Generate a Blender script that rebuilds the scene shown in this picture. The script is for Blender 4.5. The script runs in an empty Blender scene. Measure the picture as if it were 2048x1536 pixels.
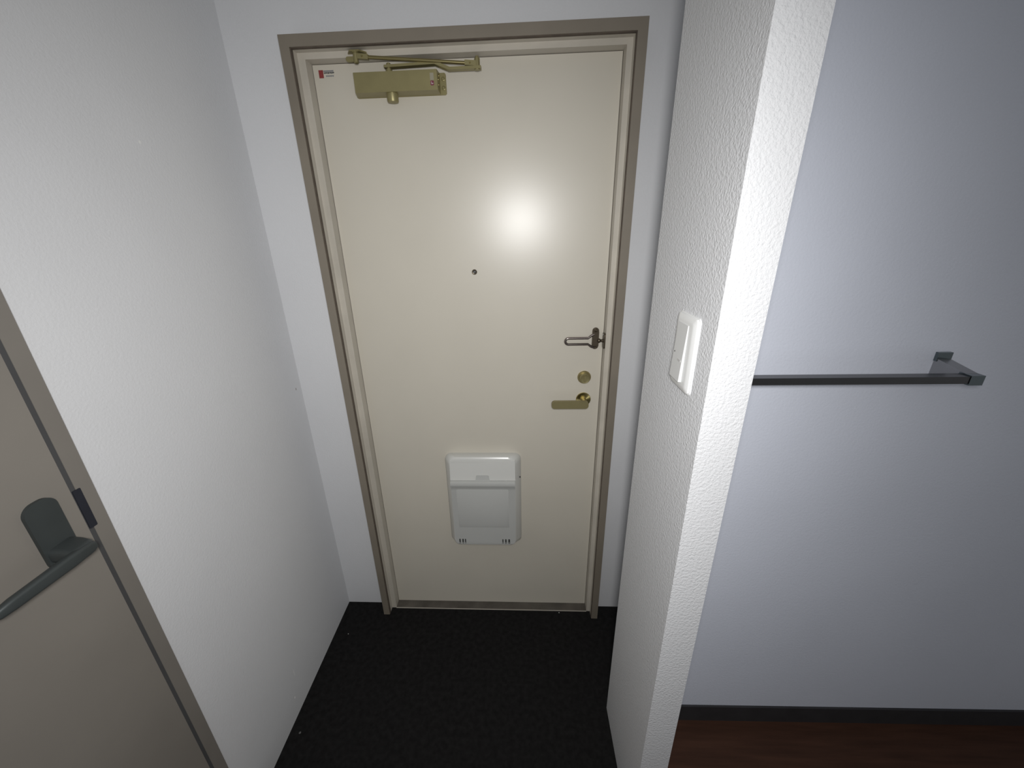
import bpy, bmesh, math, random
from mathutils import Vector, Matrix

random.seed(7)
PI = math.pi
S = bpy.context.scene
COL = S.collection

# ------------------------------------------------------------------ camera
# world: x right along the entrance wall, y into the entrance wall (wall face y = 0), z up, entry floor z = 0
PITCH, YAW, ROLL = 0.363371631, -0.0493845231, -0.0261694632
CAM = Vector((0.59924, -1.24510, 1.55461))
fwd = Vector((math.sin(YAW) * math.cos(PITCH), math.cos(YAW) * math.cos(PITCH), -math.sin(PITCH)))
rgt = Vector((math.cos(YAW), -math.sin(YAW), 0))
upv = rgt.cross(fwd)
r2 = math.cos(ROLL) * rgt + math.sin(ROLL) * upv
u2 = -math.sin(ROLL) * rgt + math.cos(ROLL) * upv
cam_data = bpy.data.cameras.new('camera')
cam = bpy.data.objects.new('camera', cam_data)
COL.objects.link(cam)
m = Matrix((r2, u2, -fwd)).transposed().to_4x4()
m.translation = CAM
cam.matrix_world = m
cam_data.sensor_fit = 'HORIZONTAL'
cam_data.sensor_width = 36.0
cam_data.lens = 778.162 / 2048 * 36.0
cam_data.shift_x = 19.299 / 2048
cam_data.shift_y = -16.236 / 2048
cam_data.clip_start = 0.01
S.camera = cam

# ------------------------------------------------------------------ world, light, exposure
w = bpy.data.worlds.new('world')
S.world = w
w.use_nodes = True
w.node_tree.nodes['Background'].inputs[0].default_value = (0.96, 0.98, 1.0, 1)
w.node_tree.nodes['Background'].inputs[1].default_value = 0.225

# a diffused hand torch held beside the lens, slightly above and to its right; an added even world fill lifts the dark parts
ld = bpy.data.lights.new('hand_torch', 'SPOT')
ld.energy = 43.5
ld.color = (1.0, 0.993, 0.985)
ld.shadow_soft_size = 0.055
ld.spot_size = math.radians(148)
ld.spot_blend = 1.0
lo = bpy.data.objects.new('hand_torch', ld)
COL.objects.link(lo)
lo.location = (0.615, -1.28, 1.600)
aim = Vector((0.31, 0.0, 0.93))
lo.rotation_euler = (aim - lo.location).to_track_quat('-Z', 'Y').to_euler()

S.view_settings.view_transform = 'Standard'
S.view_settings.look = 'None'
S.view_settings.exposure = 0.0
S.view_settings.gamma = 1.0
S.view_settings.use_curve_mapping = False


# ------------------------------------------------------------------ materials
def mat(name, col, rough=0.6, metal=0.0, var=0.0, vscale=6.0, bump=0.0, bscale=200.0, bdist=0.001,
        spec=0.5, coat=0.0, stretch=(1, 1, 1), detail=4.0, rvar=0.0, aniso=0.0):
    mt = bpy.data.materials.new(name)
    mt.use_nodes = True
    nt = mt.node_tree
    b = nt.nodes['Principled BSDF']
    b.inputs['Base Color'].default_value = (*col, 1)
    b.inputs['Roughness'].default_value = rough
    b.inputs['Metallic'].default_value = metal
    b.inputs['Specular IOR Level'].default_value = spec
    b.inputs['Coat Weight'].default_value = coat
    b.inputs['Coat Roughness'].default_value = 0.12
    tc = nt.nodes.new('ShaderNodeTexCoord')
    mp = nt.nodes.new('ShaderNodeMapping')
    mp.inputs['Scale'].default_value = stretch
    nt.links.new(tc.outputs['Object'], mp.inputs['Vector'])
    if var > 0:
        n = nt.nodes.new('ShaderNodeTexNoise')
        n.inputs['Scale'].default_value = vscale
        n.inputs['Detail'].default_value = 5
        nt.links.new(mp.outputs[0], n.inputs['Vector'])
        r = nt.nodes.new('ShaderNodeValToRGB')
        r.color_ramp.elements[0].position = 0.3
        r.color_ramp.elements[1].position = 0.7
        r.color_ramp.elements[0].color = (*[max(0, c * (1 - var)) for c in col], 1)
        r.color_ramp.elements[1].color = (*[min(1, c * (1 + var)) for c in col], 1)
        nt.links.new(n.outputs['Fac'], r.inputs[0])
        nt.links.new(r.outputs[0], b.inputs['Base Color'])
        if rvar > 0:
            mr = nt.nodes.new('ShaderNodeMapRange')
            mr.inputs['To Min'].default_value = max(0.02, rough - rvar)
            mr.inputs['To Max'].default_value = min(1, rough + rvar)
            nt.links.new(n.outputs['Fac'], mr.inputs[0])
            nt.links.new(mr.outputs[0], b.inputs['Roughness'])
    if bump > 0:
        n2 = nt.nodes.new('ShaderNodeTexNoise')
        n2.inputs['Scale'].default_value = bscale
        n2.inputs['Detail'].default_value = detail
        n2.inputs['Roughness'].default_value = 0.6
        nt.links.new(mp.outputs[0], n2.inputs['Vector'])
        bp = nt.nodes.new('ShaderNodeBump')
        bp.inputs['Strength'].default_value = bump
        bp.inputs['Distance'].default_value = bdist
        nt.links.new(n2.outputs['Fac'], bp.inputs['Height'])
        nt.links.new(bp.outputs[0], b.inputs['Normal'])
    if aniso > 0:
        b.inputs['Anisotropic'].default_value = aniso
        tg = nt.nodes.new('ShaderNodeTangent')
        tg.direction_type = 'RADIAL'
        tg.axis = 'Y'
        nt.links.new(tg.outputs[0], b.inputs['Tangent'])
    return mt


def add_marks(mt, spots):
    """scuffs with a shape of their own: (location, radius, colour)"""
    nt = mt.node_tree
    b = nt.nodes['Principled BSDF']
    tc = nt.nodes.new('ShaderNodeTexCoord')
    nz = nt.nodes.new('ShaderNodeTexNoise')
    nz.inputs['Scale'].default_value = 160
    nt.links.new(tc.outputs['Object'], nz.inputs['Vector'])
    for (p, rad, c) in spots:
        link = b.inputs['Base Color'].links
        d = nt.nodes.new('ShaderNodeVectorMath')
        d.operation = 'SUBTRACT'
        d.inputs[1].default_value = p
        nt.links.new(tc.outputs['Object'], d.inputs[0])
        s = nt.nodes.new('ShaderNodeVectorMath')
        s.operation = 'MULTIPLY'
        s.inputs[1].default_value = tuple(1 / r for r in rad)
        nt.links.new(d.outputs[0], s.inputs[0])
        ln = nt.nodes.new('ShaderNodeVectorMath')
        ln.operation = 'LENGTH'
        nt.links.new(s.outputs[0], ln.inputs[0])
        a = nt.nodes.new('ShaderNodeMath')
        a.operation = 'ADD'
        nt.links.new(ln.outputs['Value'], a.inputs[0])
        nt.links.new(nz.outputs['Fac'], a.inputs[1])
        mr = nt.nodes.new('ShaderNodeMapRange')
        mr.inputs['From Min'].default_value = 1.5
        mr.inputs['From Max'].default_value = 1.2
        nt.links.new(a.outputs[0], mr.inputs[0])
        mx = nt.nodes.new('ShaderNodeMix')
        mx.data_type = 'RGBA'
        nt.links.new(mr.outputs[0], mx.inputs['Factor'])
        if link:
            nt.links.new(link[0].from_socket, mx.inputs['A'])
        else:
            mx.inputs['A'].default_value = b.inputs['Base Color'].default_value
        mx.inputs['B'].default_value = (*c, 1)
        nt.links.new(mx.outputs['Result'], b.inputs['Base Color'])


M = {}
M['wallpaper'] = mat('white embossed wallpaper', (0.655, 0.66, 0.673), 0.85, var=0.02, vscale=3, bump=0.9, bscale=200, bdist=0.0026, spec=0.25)
M['wallpaper_left'] = mat('white fine wallpaper', (0.655, 0.66, 0.673), 0.85, var=0.02, vscale=3, bump=0.5, bscale=190, bdist=0.0012, spec=0.25)
M['wallpaper_blue_cast'] = mat('white wallpaper tinted with blue cast', (0.645, 0.672, 0.752), 0.85, var=0.025, vscale=3, bump=0.5, bscale=190, bdist=0.0012, spec=0.25)  # blue cast over the right wall is put into its wallpaper colour
M['leaf'] = mat('cream enamelled steel', (0.575, 0.54, 0.462), 0.32, var=0.02, vscale=4, bump=0.06, bscale=260, bdist=0.0006, spec=0.5)
M['frame'] = mat('cream enamelled frame', (0.50, 0.465, 0.40), 0.45, var=0.08, vscale=9, bump=0.05, bscale=200)
M['casing'] = mat('taupe painted casing', (0.205, 0.178, 0.140), 0.55, var=0.07, vscale=7, bump=0.08, bscale=300)
M['gap_shade'] = mat('dark brown sealant', (0.10, 0.078, 0.06), 0.8, var=0.2, vscale=40)  # brown tone paints the shade in the joint between casing and frame
M['sill'] = mat('worn stainless sill', (0.105, 0.094, 0.080), 0.5, metal=0.3, var=0.3, vscale=14, rvar=0.12)
M['entry'] = mat('black speckled vinyl floor', (0.0095, 0.0092, 0.0092), 0.75, var=0.35, vscale=60, bump=0.35, bscale=420, bdist=0.001, spec=0.12)
M['wood'] = mat('dark red-brown floorboard', (0.062, 0.028, 0.017), 0.55, var=0.2, vscale=5, stretch=(1.2, 14, 1), bump=0.05, bscale=90, spec=0.18)
M['base'] = mat('black-brown baseboard', (0.028, 0.027, 0.029), 0.6, var=0.15, vscale=20)
M['gold'] = mat('gold-bronze paint', (0.285, 0.250, 0.120), 0.42, metal=0.45, var=0.05, vscale=30, bump=0.06, bscale=600, bdist=0.0004)
M['gold_rod'] = mat('polished gold-bronze', (0.40, 0.34, 0.16), 0.28, metal=0.9, var=0.05, vscale=30)
M['brass'] = mat('satin brass', (0.40, 0.34, 0.17), 0.34, metal=0.85, var=0.05, vscale=40)
M['brass_flat'] = mat('satin brass lever', (0.27, 0.235, 0.115), 0.45, metal=0.5, var=0.04, vscale=40)
M['brass_brushed'] = mat('turned brass rose', (0.42, 0.36, 0.16), 0.34, metal=1.0, var=0.03, vscale=60, aniso=0.9)
M['bronze'] = mat('dark bronze', (0.12, 0.098, 0.07), 0.36, metal=0.75, var=0.1, vscale=40)
M['chrome_violet'] = mat('smoked chrome', (0.24, 0.205, 0.19), 0.25, metal=0.9, var=0.05)
M['plastic'] = mat('white-grey plastic', (0.60, 0.60, 0.57), 0.27, var=0.015, vscale=5)
M['plastic_pale'] = mat('pale grey plastic flap', (0.47, 0.475, 0.455), 0.36, var=0.02, vscale=5)
M['slot'] = mat('dark slot', (0.05, 0.05, 0.048), 0.8, var=0.1)
M['switch'] = mat('white switch plastic', (0.72, 0.725, 0.72), 0.32, var=0.01)
M['switch_grey'] = mat('switch rocker plastic', (0.60, 0.605, 0.60), 0.35, var=0.01)
M['door2'] = mat('taupe laminate', (0.205, 0.188, 0.165), 0.6, var=0.05, vscale=5, bump=0.08, bscale=250)
M['casing2'] = mat('taupe laminate casing', (0.185, 0.170, 0.150), 0.6, var=0.05, vscale=6)
M['gap'] = mat('dark door gasket', (0.055, 0.055, 0.056), 0.8, var=0.1)
M['gunmetal'] = mat('grey-green gunmetal', (0.052, 0.060, 0.060), 0.5, metal=0.35, var=0.08, vscale=20)
M['strike'] = mat('blue-black strike', (0.024, 0.026, 0.036), 0.5, metal=0.3, var=0.1, vscale=30)
M['chrome'] = mat('chrome', (0.17, 0.20, 0.21), 0.10, metal=1.0, var=0.02)
M['chrome_dark_reflection'] = mat('satin chrome with dark reflection', (0.115, 0.114, 0.116), 0.26, metal=1.0, var=0.03, vscale=30)  # reflection of a dark room is put into the base colour
M['satin'] = mat('satin chrome', (0.42, 0.42, 0.43), 0.40, metal=1.0, var=0.03, vscale=30)
M['red'] = mat('red print', (0.24, 0.035, 0.035), 0.5, var=0.15, vscale=200)
M['maroon'] = mat('maroon print', (0.17, 0.032, 0.055), 0.4, var=0.1, vscale=200)
M['ink'] = mat('blue-black print', (0.05, 0.055, 0.06), 0.5, var=0.1)
M['ink_pale'] = mat('pale grey print', (0.22, 0.225, 0.235), 0.5, var=0.1)
M['label_pale'] = mat('pale label', (0.31, 0.285, 0.21), 0.4, var=0.05)
M['label_white'] = mat('white print', (0.62, 0.52, 0.52), 0.4, var=0.03)
M['label_grey'] = mat('grey print', (0.48, 0.47, 0.46), 0.4, var=0.03)
M['glass'] = mat('peephole glass', (0.7, 0.7, 0.68), 0.08, metal=1.0, var=0.02)
M['lint_grey'] = mat('grey dust', (0.11, 0.11, 0.105), 0.9, var=0.2, vscale=200)
M['lint'] = mat('pale lint', (0.55, 0.55, 0.52), 0.9, var=0.1)


# ------------------------------------------------------------------ mesh helpers
def link(name, bm, mt, parent=None, smooth=True, bevel=0.0, seg=2, loc=None):
    if bevel > 0:
        es = [e for e in bm.edges if len(e.link_faces) == 2 and e.calc_face_angle(0) > math.radians(28)]
        bmesh.ops.bevel(bm, geom=es, offset=bevel, segments=seg, profile=0.5, affect='EDGES', clamp_overlap=True)
    bmesh.ops.recalc_face_normals(bm, faces=bm.faces)
    me = bpy.data.meshes.new(name)
    if loc is not None:
        bmesh.ops.translate(bm, verts=bm.verts, vec=-Vector(loc))
    bm.to_mesh(me)
    bm.free()
    if smooth:
        for p in me.polygons:
            p.use_smooth = True
        me.set_sharp_from_angle(angle=math.radians(32))
    me.materials.append(M[mt] if isinstance(mt, str) else mt)
    o = bpy.data.objects.new(name, me)
    COL.objects.link(o)
    if loc is not None:
        o.location = loc
    if parent is not None:
        o.parent = parent
        pl = Vector((0, 0, 0))
        q = parent
        while q is not None:
            pl += q.location
            q = q.parent
        o.location = o.location - pl
    return o


def box(bm, x0, x1, y0, y1, z0, z1):
    vs = [bm.verts.new((x, y, z)) for x in (x0, x1) for y in (y0, y1) for z in (z0, z1)]
    for f in ((0, 1, 3, 2), (4, 6, 7, 5), (0, 4, 5, 1), (2, 3, 7, 6), (0, 2, 6, 4), (1, 5, 7, 3)):
        bm.faces.new([vs[i] for i in f])
    return vs


def hexa(bm, a, b):
    """solid between quad a and quad b (matching order)"""
    va = [bm.verts.new(p) for p in a]
    vb = [bm.verts.new(p) for p in b]
    n = len(va)
    bm.faces.new(va)
    bm.faces.new(vb[::-1])
    for i in range(n):
        j = (i + 1) % n
        bm.faces.new((va[i], vb[i], vb[j], va[j]))


def prism(bm, pts, axis, a, b):
    """extrude a 2D outline along an axis; pts give the two other coordinates in xyz order"""
    def mk(p, t):
        return {'x': (t, p[0], p[1]), 'y': (p[0], t, p[1]), 'z': (p[0], p[1], t)}[axis]
    hexa(bm, [mk(p, a) for p in pts], [mk(p, b) for p in pts])


def rrect(x0, x1, z0, z1, r, n=6, corners=(1, 1, 1, 1)):
    """rounded rectangle outline; corners: BL, BR, TR, TL"""
    out = []
    for k, (cx, cz, a0) in enumerate(((x0 + r, z0 + r, PI), (x1 - r, z0 + r, 1.5 * PI), (x1 - r, z1 - r, 0), (x0 + r, z1 - r, .5 * PI))):
        if corners[k]:
            for i in range(n + 1):
                a = a0 + i * PI / 2 / n
                out.append((cx + r * math.cos(a), cz + r * math.sin(a)))
        else:
            out.append(((x0, z0), (x1, z0), (x1, z1), (x0, z1))[k])
    return out


def lathe(bm, prof, axis, c, n=32):
    """prof: list of (distance along axis, radius)"""
    rings = []
    c = Vector(c)
    for d, r in prof:
        ring = []
        for i in range(n):
            a = 2 * PI * i / n
            u, v = r * math.cos(a), r * math.sin(a)
            o = {'x': (d, u, v), 'y': (u, d, v), 'z': (u, v, d)}[axis]
            ring.append(bm.verts.new(c + Vector(o)))
        rings.append(ring)
    for A, B in zip(rings, rings[1:]):
        for i in range(n):
            j = (i + 1) % n
            bm.faces.new((A[i], A[j], B[j], B[i]))
    bm.faces.new(rings[0])
    bm.faces.new(rings[-1][::-1])


def tube(bm, path, r, n=12, closed=False, rz=None):
    P = [Vector(p) for p in path]
    rings = []
    N = len(P)
    ref = None
    for i, p in enumerate(P):
        a = P[(i - 1) % N] if (closed or i > 0) else p
        b = P[(i + 1) % N] if (closed or i < N - 1) else p
        t = (b - a).normalized()
        if ref is None:
            ref = t.orthogonal().normalized()
        ref = (ref - t * ref.dot(t)).normalized()
        s = t.cross(ref)
        rr = r[i] if isinstance(r, (list, tuple)) else r
        rings.append([bm.verts.new(p + rr * (math.cos(2 * PI * k / n) * ref + math.sin(2 * PI * k / n) * s)) for k in range(n)])
    for i in range(N if closed else N - 1):
        A, B = rings[i], rings[(i + 1) % N]
        for k in range(n):
            j = (k + 1) % n
            bm.faces.new((A[k], A[j], B[j], B[k]))
    if not closed:
        bm.faces.new(rings[0][::-1])
        bm.faces.new(rings[-1])


def empty(name, loc):
    o = bpy.data.objects.new(name, None)
    o.empty_display_size = 0.05
    COL.objects.link(o)
    o.location = loc
    return o


def tag(o, label, cat, kind=None, group=None):
    o['label'] = label
    o['category'] = cat
    if kind:
        o['kind'] = kind
    if group:
        o['group'] = group
    return o


def B():
    return bmesh.new()


# ------------------------------------------------------------------ the shell
W, H = 0.9152, 2.0194          # door casing, outside
XL = -0.1777                   # left wall face
XP, XQ = 0.8861, 0.9517        # stub partition, left and right faces
YN, YF = -0.6805, -0.3858      # stub partition, near and far ends
ZH = 0.0905                    # hall floor level above the entry floor
CEIL = 2.60
XR, YB = 2.70, -2.60           # far right and back of the hall

# entry floor
b = B(); box(b, XL - 0.12, XR, -0.684, 0.15, -0.06, 0.0)
tag(link('floor_entry', b, 'entry', smooth=False), 'black speckled sunken entry floor in front of the cream door', 'floor', 'structure')

# hall floor (raised slab), with its front edge at the step; also fills the bay right of the stub partition
b = B()
pts = [(XL - 0.12, YB), (XR, YB), (XR, -0.40), (XQ - 0.03, -0.40), (XQ - 0.03, -0.684), (XL - 0.12, -0.684)]
prism(b, pts, 'z', 0.0, ZH)
tag(link('floor_hall', b, 'wood', smooth=False), 'dark red-brown wooden hall floor below the towel rail', 'floor', 'structure')
b = B(); box(b, XL, XP, -0.700, -0.662, 0.0, ZH + 0.004)
tag(link('trim_3', b, 'wood', bevel=0.004), 'dark wooden step nosing between entry floor and hall floor', 'trim', 'structure')

# entrance wall
b = B()
box(b, XL - 0.12, 0.012, 0.0, 0.15, 0.0, CEIL)
box(b, W - 0.012, XR, 0.0, 0.15, 0.0, CEIL)
box(b, 0.012, W - 0.012, 0.0, 0.15, H - 0.012, CEIL)
tag(link('wall_front', b, 'wallpaper_left', smooth=False), 'white wallpapered wall around the cream entrance door', 'wall', 'structure')

# left wall with the opening for the inner door (y -0.70 .. -1.46)
D2A, D2B, D2T = -0.692, -1.478, 2.07
b = B()
box(b, XL - 0.12, XL, D2A - 0.012, 0.0, 0.0, CEIL)
box(b, XL - 0.12, XL, YB, D2B + 0.012, 0.0, CEIL)
box(b, XL - 0.12, XL, D2B + 0.012, D2A - 0.012, D2T - 0.012, CEIL)
wl = link('wall_left', b, 'wallpaper_left', smooth=False)
tag(wl, 'white wallpapered left wall beside the taupe inner door', 'wall', 'structure')

# stub partition
b = B(); box(b, XP, XQ, YN, YF, 0.0, CEIL)
tag(link('wall_partition', b, 'wallpaper', bevel=0.004, seg=3), 'white embossed stub wall carrying the light switch', 'wall', 'structure')

# right wall (a fraction of a degree out of square)
RA = 0.0124
def yw(x): return -0.4576 + RA * (x - 1.0909)
b = B()
hexa(b, [(XQ - 0.01, yw(XQ), 0), (XR, yw(XR), 0), (XR, yw(XR) + 0.068, 0), (XQ - 0.01, yw(XQ) + 0.068, 0)],
     [(XQ - 0.01, yw(XQ), CEIL), (XR, yw(XR), CEIL), (XR, yw(XR) + 0.068, CEIL), (XQ - 0.01, yw(XQ) + 0.068, CEIL)])
tag(link('wall_right', b, 'wallpaper_blue_cast', smooth=False), 'white wall with painted-in blue cast behind the chrome towel rail', 'wall', 'structure')
b = B()
t = 0.006
hexa(b, [(XQ, yw(XQ) - t, ZH), (XR, yw(XR) - t, ZH), (XR, yw(XR) + .001, ZH), (XQ, yw(XQ) + .001, ZH)],
     [(XQ, yw(XQ) - t, 0.1568), (XR, yw(XR) - t, 0.1568), (XR, yw(XR) + .001, 0.1568), (XQ, yw(XQ) + .001, 0.1568)])
tag(link('baseboard_right', b, 'base', bevel=0.0015), 'black-brown baseboard under the towel rail wall', 'baseboard', 'structure')

add_marks(M['wallpaper_left'], [
    ((XL, -0.4255, 0.0760), (0.02, 0.0035, 0.005), (0.92, 0.92, 0.9)),
    ((XL, -0.398, 0.160), (0.02, 0.003, 0.016), (0.74, 0.74, 0.74)),
    ((XL, -0.031, 1.050), (0.02, 0.003, 0.005), (0.33, 0.31, 0.29)),
    ((XL, -0.357, 1.737), (0.02, 0.004, 0.004), (0.76, 0.76, 0.75)),
])

# ------------------------------------------------------------------ entrance door frame
YC, YFR, YL = -0.0576, -0.024, 0.010     # casing front, frame front, leaf face
CW = 0.0248                              # casing face width
FX0, FX1, FZ = 0.0455, 0.8742, 1.9775    # clear opening
tr = tag(empty('trim_1', (W / 2, 0, 0)), 'taupe casing and stepped cream steel frame around the entrance door', 'door frame', 'structure')
for x0, x1 in ((0.0, CW), (W - CW, W)):
    b = B(); box(b, x0, x1, YC, 0.10, 0.0, H)
    link('casing', b, 'casing', tr, bevel=0.0022)
b = B(); box(b, CW, W - CW, YC, 0.10, H - 0.0262, H)
link('casing', b, 'casing', tr, bevel=0.0022)
for x0, x1 in ((CW, FX0), (FX1, W - CW)):
    b = B(); box(b, x0, x1, YFR, 0.10, 0.0, H - 0.0262)
    link('jamb', b, 'frame', tr, bevel=0.0012)
b = B(); box(b, FX0, FX1, YFR, 0.10, FZ, H - 0.0262)
link('head', b, 'frame', tr, bevel=0.0012)
# inner lining of the casing reveal: dark strip standing in for the shadow gap, then a cream return
for s, x in ((1, CW), (-1, W - CW)):
    b = B(); box(b, min(x, x + s * .0016), max(x, x + s * .0016), YC + .003, YC + .0135, 0.0, H - 0.0278)
    link('gap_shade_strip', b, 'gap_shade', tr, smooth=False)
    b = B(); box(b, min(x, x + s * .0012), max(x, x + s * .0012), YC + .0135, YFR, 0.0, H - 0.0274)
    link('frame_return', b, 'frame', tr, smooth=False)
zt = H - 0.0262
b = B(); box(b, CW, W - CW, YC + .003, YC + .0135, zt - .0016, zt)
link('gap_shade_strip', b, 'gap_shade', tr, smooth=False)
b = B(); box(b, CW, W - CW, YC + .0135, YFR, zt - .0012, zt)
link('frame_return', b, 'frame', tr, smooth=False)
b = B(); box(b, FX0, FX1, -0.0255, 0.06, 0.0, 0.0035)
link('sill', b, 'sill', tr, bevel=0.001)
b = B(); box(b, FX0, FX1, -0.0268, -0.0256, 0.0, 0.0042)
link('sill_lip', b, 'frame', tr, smooth=False)

# ------------------------------------------------------------------ entrance door leaf and its fittings
dr = tag(empty('door_1', (0.46, 0.03, 0.0)), 'cream steel entrance door with brass lever handle and peephole', 'door', 'structure')
b = B(); box(b, FX0 + .0015, FX1 - .0015, YL, 0.05, 0.0042, FZ - .0015)
leaf = link('leaf', b, 'leaf', dr, bevel=0.002)

# peephole: bronze ring, domed glass, slanting cover bar
ph = (0.4581, 0, 1.4271)
b = B(); lathe(b, [(YL + .002, .0082), (YL - .0025, .0080), (YL - .0035, .0066), (YL - .0028, .0048)], 'y', ph, 28)
pho = link('peephole', b, 'bronze', dr)
b = B(); lathe(b, [(YL - .0022, .0046), (YL - .0032, .0044), (YL - .0038, .0026)], 'y', ph, 24)
link('lens', b, 'slot', pho)
b = B()
c, s_ = math.cos(math.radians(40)), math.sin(math.radians(40))
for q in ((-1, 1),):
    L, T = .0042, .0011
    P4 = [(-L, -T), (L, -T), (L, T), (-L, T)]
    P4 = [(ph[0] + .0002 + u * c - v * s_, ph[2] + .0006 + u * s_ + v * c) for u, v in P4]
    prism(b, P4, 'y', YL - .003, YL - .0048)
link('cover_bar', b, 'glass', pho, bevel=0.0004)

# thumb-turn lock
lk = (0.8174, 0, 1.0703)
b = B(); lathe(b, [(YL + .002, .0228), (YL - .004, .0228), (YL - .006, .0212)], 'y', lk, 40)
lock = link('deadbolt', b, 'brass', dr)
b = B(); lathe(b, [(YL - .004, .0178), (YL - .018, .0172), (YL - .0205, .0152), (YL - .0195, .011)], 'y', lk, 36)
link('turn_cylinder', b, 'brass_flat', lock)
b = B(); prism(b, rrect(lk[0] - .0036, lk[0] + .0036, lk[2] - .0115, lk[2] + .0115, .0034, 5), 'y', YL - .017, YL - .0235)
link('thumb_turn', b, 'brass_flat', lock, bevel=0.0012)

# lever handle
rs = (0.8183, 0, 0.9872)
b = B(); lathe(b, [(YL + .002, .0255), (YL - .0038, .0255), (YL - .0052, .0246), (YL - .0066, .0090)], 'y', (0, 0, 0), 48)
bmesh.ops.translate(b, verts=b.verts, vec=Vector(rs))
lev = link('lever_handle', b, 'brass_brushed', dr, loc=rs)
b = B(); lathe(b, [(YL - .005, .0098), (YL - .034, .0092), (YL - .050, .0092)], 'y', rs, 28)
link('neck', b, 'brass', lev)
b = B()
prism(b, rrect(.7042, .8270, .9785, 1.0052, .0105, 8), 'y', -.0395, -.0510)
link('lever', b, 'brass_flat', lev, bevel=0.0022, seg=3)

# maker's sticker in the top left corner: red block and lines of dark print
b = B(); box(b, .0606, .1045, YL - .0004, YL + .001, 1.9455, 1.9650)
st = link('sticker', b, 'leaf', dr, smooth=False)
b = B(); box(b, .0615, .0740, YL - .0007, YL, 1.9462, 1.9642)
link('red_print', b, 'red', st, smooth=False)
b = B()
for k in range(9):
    x = .0757 + k * .0032
    box(b, x, x + .0024 + .0006 * (k % 2), YL - .0007, YL, 1.9556 + .0004 * (k % 3), 1.9590)
link('lettering', b, 'ink', st, smooth=False)
b = B(); box(b, .0752, .1026, YL - .00065, YL, 1.9598, 1.9632)
link('pale_print', b, 'ink_pale', st, smooth=False)
b = B()
for k in range(7):
    x = .0805 + k * .0031
    box(b, x, x + .0024, YL - .0007, YL, 1.9486 + .0003 * (k % 2), 1.9522)
link('lettering', b, 'ink_pale', st, smooth=False)

# ------------------------------------------------------------------ door guard (swing bar) on the leaf, ball stud on the frame
dg = tag(empty('door_guard', (0.8466, YL, 1.2075)), 'dark bronze door guard with long U-shaped bar, above the brass lock', 'door guard')
b = B(); prism(b, rrect(.8362, .8574, 1.1715, 1.2435, .0104, 7), 'y', YL + .001, YL - .0055)
link('base_plate', b, 'bronze', dg, bevel=0.0016)
b = B(); box(b, .8372, .8566, YL - .005, YL - .0125, 1.1835, 1.2310)
link('hinge_block', b, 'bronze', dg, bevel=0.003, seg=3)
for zc in (1.1780, 1.2355):
    b = B(); lathe(b, [(YL - .004, .0048), (YL - .008, .0046), (YL - .0098, .003)], 'y', (.8468, 0, zc), 18)
    link('screw', b, 'bronze', dg)
b = B()
ro, zc = .0104, 1.2002
path = [(.8420, YL - .009, 1.2225), (.8330, YL - .010, 1.2190), (.8225, YL - .011, zc + ro)]
for i in range(11):
    a = PI / 2 + PI * i / 10
    path.append((.7585 + ro * math.cos(a) , YL - .011, zc + ro * math.sin(a)))
path += [(.8225, YL - .011, zc - ro), (.8330, YL - .010, 1.1815), (.8420, YL - .009, 1.1780)]
tube(b, path, .0041, 12)
link('swing_bar', b, 'chrome_violet', dg)
sk = tag(empty('guard_stud', (FX1, -.006, 1.2025)), 'bronze ball stud on the door frame beside the door guard', 'door guard stud')
b = B(); prism(b, [(y, z) for y, z in rrect(-.0200, .0060, 1.1775, 1.2285, .008, 5)], 'x', FX1 + .0005, FX1 - .0045)
link('stud_plate', b, 'bronze', sk, bevel=0.0014)
b = B(); lathe(b, [(0, .0075), (-.004, .0052), (-.0075, .0038), (-.0085, .0044), (-.0105, .0066), (-.0135, .0078), (-.0165, .0070), (-.0182, .0035)], 'x', (FX1 - .0040, -.006, 1.2030), 20)
link('ball_stud', b, 'bronze', sk)
b = B(); lathe(b, [(0, .0034), (-.0018, .0028)], 'x', (FX1 - .0042, -.006, 1.2215), 14)
link('screw', b, 'glass', sk)

# ------------------------------------------------------------------ door closer
dc = tag(empty('door_closer', (0.28, YL, 1.895)), 'gold-bronze door closer with folding arm at the top of the entrance door', 'door closer')
b = B(); prism(b, rrect(.1590, .4068, 1.8955, 1.9452, .005, 5), 'y', YL + .001, YL - .0045)
link('mounting_plate', b, 'gold', dc, bevel=0.0012)
b = B()
yb_, yf_ = YL - .004, -.0370
hexa(b, [(.1605, yb_, 1.8962), (.3905, yb_, 1.8962), (.3905, yb_, 1.9445), (.1605, yb_, 1.9445)],
     [(.1715, yf_, 1.8960), (.3905, yf_, 1.8960), (.3905, yf_, 1.9408), (.1715, yf_, 1.9408)])
body = link('body', b, 'gold', dc, bevel=0.0020, seg=3)
b = B(); prism(b, rrect(.3725, .3815, 1.9060, 1.9163, .0018, 4), 'y', yf_ - .0004, yf_ + .001)
stk = link('red_sticker', b, 'maroon', body, smooth=False)
b = B(); box(b, .3722, .3818, yf_ - .00025, yf_ + .001, 1.9172, 1.9330)
link('pale_label', b, 'label_pale', body, smooth=False)
b = B(); box(b, .3746, .3756, yf_ - .0007, yf_, 1.9088, 1.9142); box(b, .3756, .3796, yf_ - .0007, yf_, 1.9088, 1.9098); box(b, .3780, .3796, yf_ - .0007, yf_, 1.9098, 1.9112)
link('white_mark', b, 'label_white', body, smooth=False)
for zc in (1.9312, 1.9108):
    b = B(); lathe(b, [(YL - .004, .0054), (YL - .0062, .0050), (YL - .0068, .0036), (YL - .0058, .0024)], 'y', (.3995, 0, zc), 20)
    link('screw', b, 'gold', dc)
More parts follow.
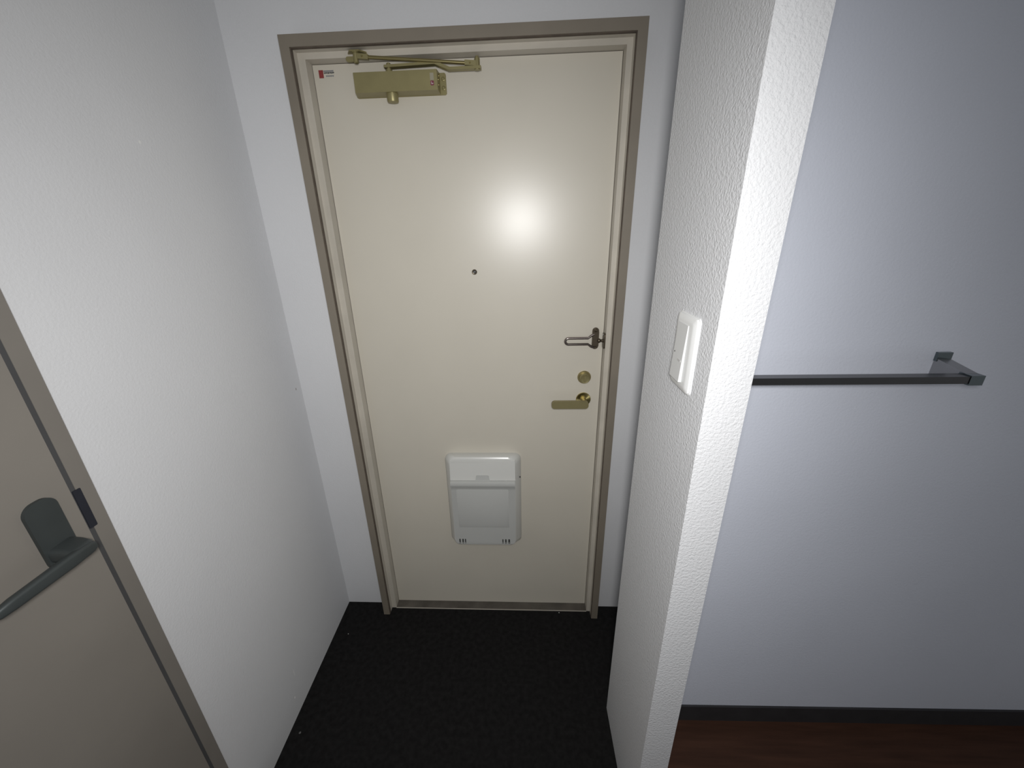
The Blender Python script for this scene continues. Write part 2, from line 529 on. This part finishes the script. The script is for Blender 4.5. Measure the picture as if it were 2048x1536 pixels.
for zc in (1.9335, 1.9225, 1.9105):
    b = B(); lathe(b, [(.0, .0026), (.0016, .0022)], 'x', (.3905, -.012 - .010 * (zc < 1.93), zc), 12)
    link('valve_screw', b, 'gold_rod', dc)
b = B(); lathe(b, [(1.8970, .0154), (1.8800, .0150), (1.8770, .0138), (1.8764, .0100)], 'z', (.2640, -.0175, 0), 36)
link('bottom_cap', b, 'gold', dc)
b = B(); lathe(b, [(1.9400, .0090), (1.9480, .0085), (1.9482, .0058), (1.9620, .0056), (1.9632, .0040)], 'z', (.2625, -.0200, 0), 24)
link('spindle', b, 'gold', dc)
# main arm: flat bar cranked down towards the elbow
b = B()
cl = [(.2520, 1.9545), (.3860, 1.9556), (.4220, 1.9415), (.5055, 1.9405)]
th = .0030
top = [(x, z + th) for x, z in cl]
bot = [(x, z - th) for x, z in cl][::-1]
top[1] = (.3885, top[1][1]); bot[2] = (.3850, bot[2][1]); top[2] = (.4245, top[2][1]); bot[1] = (.4205, bot[1][1])
prism(b, top + bot, 'y', -.0120, -.0290)
for v in b.verts:                       # the bar leans outwards towards the elbow
    v.co.y -= (v.co.x - .26) * .045
link('main_arm', b, 'gold', dc, bevel=0.0012)
b = B(); lathe(b, [(1.9360, .0072), (1.9440, .0080), (1.9445, .0070), (1.9610, .0070), (1.9618, .0046), (1.9655, .0042)], 'z', (.4955, -.0310, 0), 24)
link('elbow_joint', b, 'gold', dc)
# link rod back to the bracket on the frame
A, Z = Vector((.4700, -.0330, 1.9515)), Vector((.2100, -.0340, 1.9735))
b = B(); tube(b, [A, Z], .0040, 14)
link('link_rod', b, 'gold_rod', dc)
d = (Z - A).normalized()
for name, p, q in (('rod_end', A - d * .024, A + d * .006), ('rod_end', Z - d * .006, Z + d * .022)):
    b = B()
    up = Vector((0, 0, 1)); sd = Vector((0, 1, 0))
    wide = .0056
    hexa(b, [p + sd * .0045 + up * wide, p + sd * .0045 - up * wide, p - sd * .0045 - up * wide, p - sd * .0045 + up * wide],
         [q + sd * .0045 + up * wide, q + sd * .0045 - up * wide, q - sd * .0045 - up * wide, q - sd * .0045 + up * wide])
    e = link(name, b, 'gold', dc, bevel=0.0014)
    mid = p * .45 + q * .55
    b = B(); lathe(b, [(-.0035, .0026), (-.0064, .0020)], 'y', (mid.x, mid.y, mid.z), 12)
    link('rivet', b, 'gold_rod', e)
b = B(); lathe(b, [(1.9605, .0040), (1.9625, .0064), (1.9820, .0066), (1.9824, .0092), (1.9868, .0092), (1.9876, .0070)], 'z', (.1835, -.0340, 0), 24)
link('pivot_pin', b, 'gold', dc)
b = B()
prism(b, [(.1715, -.0430), (.1960, -.0430), (.2100, -.0260), (.2100, -.0238), (.1600, -.0238)], 'z', 1.9838, 1.9872)
link('bracket', b, 'gold', dc, bevel=0.001)
b = B()
prism(b, rrect(.1560, .1800, 1.9660, 1.9770, .0045, 4), 'y', -.0238, -.0320)
link('bracket_tail', b, 'gold', dc, bevel=0.001)

# ------------------------------------------------------------------ mail box on the inside of the door
mb = tag(empty('mail_box', (0.456, YL, 0.375)), 'white-grey plastic mail box low on the inside of the entrance door', 'mail box')
MX0, MX1 = .3128, .5988


def ring(y, z0, z1, inset, r, n=7):
    return [(x, y, z) for x, z in rrect(MX0 + inset, MX1 - inset, z0, z1, r, n)]


def loft(bm, rings, cap0=True, cap1=True):
    R = [[bm.verts.new(p) for p in rg] for rg in rings]
    n = len(R[0])
    for A_, B_ in zip(R, R[1:]):
        for i in range(n):
            j = (i + 1) % n
            bm.faces.new((A_[i], A_[j], B_[j], B_[i]))
    if cap0:
        bm.faces.new(R[0][::-1])
    if cap1:
        bm.faces.new(R[-1])


# housing: tapers forward, sloping more at the top
b = B()
def hz(z, f):          # the front leans: further out low down
    return z
rings_ = []
for y, ins, z0, z1, r in ((YL + .001, 0, .3560, .7700, .026), (YL - .010, .001, .3570, .7712, .026), (-.016, .010, .3650, .7740, .028), (-.034, .0175, .3745, .7725, .028), (-.0435, .0215, .3805, .7680, .027), (-.0465, .0240, .3845, .7650, .026)):
    rings_.append(ring(y, z0, z1, ins, r))
loft(b, rings_)
for v in b.verts:      # upper front recedes towards the top
    if v.co.y < -.02:
        k = max(0.0, (v.co.z - .62) / .15)
        v.co.y += .017 * min(1, k) * (-v.co.y - .02) / .0265
hb = link('housing', b, 'plastic', mb)
# upper cover panel
b = B()
hexa(b, [(.3365, -.0440, .6850), (.5780, -.0440, .6850), (.5770, -.0300, .7600), (.3375, -.0300, .7600)],
     [(.3345, -.0250, .6850), (.5800, -.0250, .6850), (.5790, -.0200, .7630), (.3355, -.0200, .7630)])
cv = link('cover_panel', b, 'plastic', mb, bevel=0.004, seg=3)
# finger tab notch at the seam
b = B()
prism(b, [(.4300, .6820), (.4825, .6820), (.4795, .7020), (.4765, .7050), (.4365, .7050), (.4330, .7020)], 'y', -.0465, -.0360)
for v in b.verts:
    v.co.y += max(0, (v.co.z - .6850)) * .17
link('finger_tab', b, 'plastic_pale', mb, bevel=0.0015)
# hinged front flap
b = B()
prof = [(-.0385, .6840), (-.0500, .6845), (-.0560, .6815), (-.0580, .6740), (-.0565, .6650), (-.0520, .6580), (-.0500, .6450), (-.0485, .4060), (-.0485, .4000), (-.0484, .3950), (-.0482, .3910), (-.0478, .3880), (-.0468, .3862), (-.0385, .3860)]
x0, x1 = .3375, .5765
hexa(b, [(x0, y, z) for y, z in prof], [(x1, y, z) for y, z in prof])
for v in b.verts:
    k = (v.co.z - .38) / .30
    v.co.x += (.456 - v.co.x) * .012 * (1 - k)
    if v.co.z < .4055:                  # rounded lower corners
        q = .0195 - (v.co.z - .3860)
        v.co.x += math.copysign(.0195 - math.sqrt(max(0, .0195 ** 2 - q * q)), .456 - v.co.x)
fl = link('front_flap', b, 'plastic_pale', mb, bevel=0.0012)
# raised pad on the flap, stepping back along its lower edge
b = B()
hexa(b, [(.3560, -.0484, .4690), (.5530, -.0484, .4690), (.5540, -.0492, .6540), (.3550, -.0492, .6540)],
     [(.3680, -.0540, .4890), (.5410, -.0540, .4890), (.5410, -.0530, .6430), (.3680, -.0530, .6430)])
link('raised_pad', b, 'plastic_pale', fl, bevel=0.0008)
# vent slots
for x, wd in ((.3560, .0055), (.3680, .0060), (.3778, .0045), (.5255, .0045), (.5370, .0060), (.5500, .0072)):
    b = B(); prism(b, rrect(x - wd / 2, x + wd / 2, .3915, .4135, .002, 4), 'y', -.0470, -.0490)
    sl = link('vent_slot', b, 'slot', fl, smooth=False)
    b = B(); box(b, x - wd / 2 + .0004, x + wd / 2 - .0004, -.0485, -.0494, .3950, .3972)
    link('slot_bar', b, 'plastic_pale', sl, smooth=False)
b = B(); lathe(b, [(0, .0030), (.0035, .0030), (.004, .0022)], 'x', (.5930, -.0120, .6780), 14)
link('hinge_pin', b, 'slot', mb)

# ------------------------------------------------------------------ light switch on the stub partition
sw = tag(empty('light_switch', (XP, -.589, 1.345)), 'white wide-rocker light switch on the stub partition', 'light switch')
b = B()
def xr(x, y0, y1, z0, z1, r): return [(x, y, z) for y, z in rrect(y0, y1, z0, z1, r, 6)]
loft(b, [xr(XP + .0005, -.6300, -.5480, 1.2790, 1.4120, .008), xr(XP - .0022, -.6300, -.5480, 1.2790, 1.4120, .008), xr(XP - .0026, -.6285, -.5495, 1.2805, 1.4105, .0072),
         xr(XP - .0052, -.6275, -.5505, 1.2815, 1.4095, .0072), xr(XP - .0078, -.6215, -.5555, 1.2875, 1.4035, .006), xr(XP - .0082, -.6175, -.5585, 1.2915, 1.3995, .005)])
link('wall_plate', b, 'switch', sw)
b = B()
hexa(b, [(XP - .0075, -.6050, 1.2960), (XP - .0075, -.5640, 1.2960), (XP - .0075, -.5640, 1.3960), (XP - .0075, -.6050, 1.3960)],
     [(XP - .0135, -.6045, 1.2965), (XP - .0135, -.5645, 1.2965), (XP - .0095, -.5645, 1.3955), (XP - .0095, -.6045, 1.3955)])
rk = link('rocker', b, 'switch_grey', sw, bevel=0.0012)
b = B(); lathe(b, [(-.0112, .0018), (-.0120, .0014)], 'x', (XP, -.5700, 1.3425), 12)
link('indicator_dot', b, 'slot', rk)
b = B(); box(b, XP - .0115, XP - .0128, -.6000, -.5880, 1.3310, 1.3345)
link('faint_print', b, 'label_grey', rk, smooth=False)

# ------------------------------------------------------------------ inner door on the left
X2 = XL + 0.010                # casing and leaf face
t2 = tag(empty('trim_2', (XL, (D2A + D2B) / 2, ZH)), 'taupe casing of the inner door on the left wall', 'door frame', 'structure')
for y0, y1 in ((D2A - .0265, D2A), (D2B, D2B + .0265)):
    b = B(); box(b, XL - .11, X2, y0, y1, 0.0 if y1 > -1 else ZH, D2T)
    link('casing', b, 'casing2', t2, bevel=0.0015)
b = B(); box(b, XL - .11, X2, D2B + .0265, D2A - .0265, D2T - .0265, D2T)
link('casing', b, 'casing2', t2, bevel=0.0015)
b = B(); box(b, XL - .11, X2 - .0008, D2A - .0345, D2A - .0265, ZH, D2T - .0265)
link('gap_filler', b, 'gap', t2, smooth=False)  # near-flush strip fills the gap beside the leaf, its darkness put into the colour
b = B(); prism(b, rrect(D2A - .0330, D2A - .0205, 1.0720, 1.1510, .0015, 3), 'x', X2 - .012, X2 + .0012)
link('strike_plate', b, 'strike', t2, bevel=0.0005)
d2 = tag(empty('door_2', (X2 - .02, -1.1, ZH)), 'taupe laminate inner door with dark lever handle at the left edge', 'door', 'structure')
b = B(); box(b, X2 - .036, X2, D2B + .028, D2A - .0346, ZH + .006, D2T - .029)
link('leaf', b, 'door2', d2, bevel=0.0012)
b = B()
prism(b, rrect(-.7965, -.7515, 1.0450, 1.1700, .0185, 8), 'x', X2 - .001, X2 + .0065)
hp = link('handle_plate', b, 'gunmetal', d2, bevel=0.002, seg=3)
# lever: a broad neck leaving the plate, then a bar running back along the door
b = B()
zc = 1.0735
secs = []
path = [((.004, -.7735), .0205, 'x'), ((.026, -.7735), .0195, 'x'), ((.040, -.7745), .0175, 'x')]
# neck (section in y-z, marching in x), then bar (section in x-z, marching in -y)
def neck_sec(x, yc, hw, hh): return [(X2 + x, y, z) for y, z in rrect(yc - hw, yc + hw, zc - hh, zc + hh, min(hw, hh) * .7, 4)]
loft(b, [neck_sec(.004, -.7735, .0205, .0135), neck_sec(.024, -.7735, .0195, .0125), neck_sec(.042, -.7760, .0185, .0120), neck_sec(.049, -.7790, .0165, .0112), neck_sec(.0532, -.7800, .0120, .0080)])
link('lever_neck', b, 'gunmetal', hp)
b = B()
def bar_sec(y, x0, x1, z0, z1): return [(x, y, z) for x, z in rrect(X2 + x0, X2 + x1, z0, z1, .0045, 4)]
loft(b, [bar_sec(-.7610, .0440, .0525, 1.0665, 1.0800), bar_sec(-.7680, .0420, .0545, 1.0645, 1.0835), bar_sec(-.8000, .0415, .0555, 1.0640, 1.0860), bar_sec(-.8300, .0425, .0560, 1.0655, 1.0865), bar_sec(-.8750, .0425, .0560, 1.0670, 1.0860), bar_sec(-.8920, .0430, .0550, 1.0680, 1.0840), bar_sec(-.8970, .0445, .0540, 1.0700, 1.0810)])
link('lever', b, 'gunmetal', hp)

# ------------------------------------------------------------------ towel rail on the right wall
RX = 1.459
tw = tag(empty('towel_rail', (1.20, yw(1.20), 1.265)), 'square chrome towel rail on the white right wall', 'towel rail')
YBF = -.5285                   # bar front
b = B(); box(b, .985, 1.4500, YBF, YBF + .0190, 1.2575, 1.2718)
link('bar', b, 'chrome_dark_reflection', tw, bevel=0.0012)
for x in (RX, .978):
    y0 = yw(x)
    hw = .0125
    b = B()
    hexa(b, [(x - hw, y0 + .001, 1.2440), (x + hw, y0 + .001, 1.2440), (x + hw, y0 + .001, 1.2855), (x - hw, y0 + .001, 1.2855)],
         [(x - hw, YBF + .012, 1.2555), (x + hw - .003, YBF + .012, 1.2555), (x + hw - .003, YBF + .012, 1.2740), (x - hw, YBF + .012, 1.2740)])
    ar = link('arm', b, 'satin', tw, bevel=0.0016)
    b = B(); box(b, x - hw - .0015, x + hw + .0015, y0 - .0065, y0 + .001, 1.2790, 1.2975)
    link('wall_flange', b, 'chrome', ar, bevel=0.0022, seg=3)
    b = B(); box(b, x - hw - .002, x + hw - .002, YBF - .0012, YBF + .0215, 1.2545, 1.2738)
    link('corner_cap', b, 'chrome', ar, bevel=0.0024, seg=3)

# ------------------------------------------------------------------ specks of lint on the entry floor
for (x, y, r, lab) in ((-.121, -.148, .0022, 'tiny pale speck on the black floor near the left wall'),
                       (.757, -.0345, .0028, 'tiny pale speck on the black floor at the door sill'),
                       (-.1436, -.4864, .0040, 'faint pale lint on the black floor nearest the bottom edge')):
    b = B()
    bmesh.ops.create_icosphere(b, subdivisions=1, radius=r)
    for v in b.verts:
        v.co.x *= random.uniform(.7, 1.2); v.co.y *= random.uniform(.6, 1.1); v.co.z = v.co.z * .35
    bmesh.ops.translate(b, verts=b.verts, vec=(x, y, r * .33))
    tag(link('lint_speck', b, 'lint' if r < .0035 else 'lint_grey'), lab, 'lint', group='specks on the entry floor')
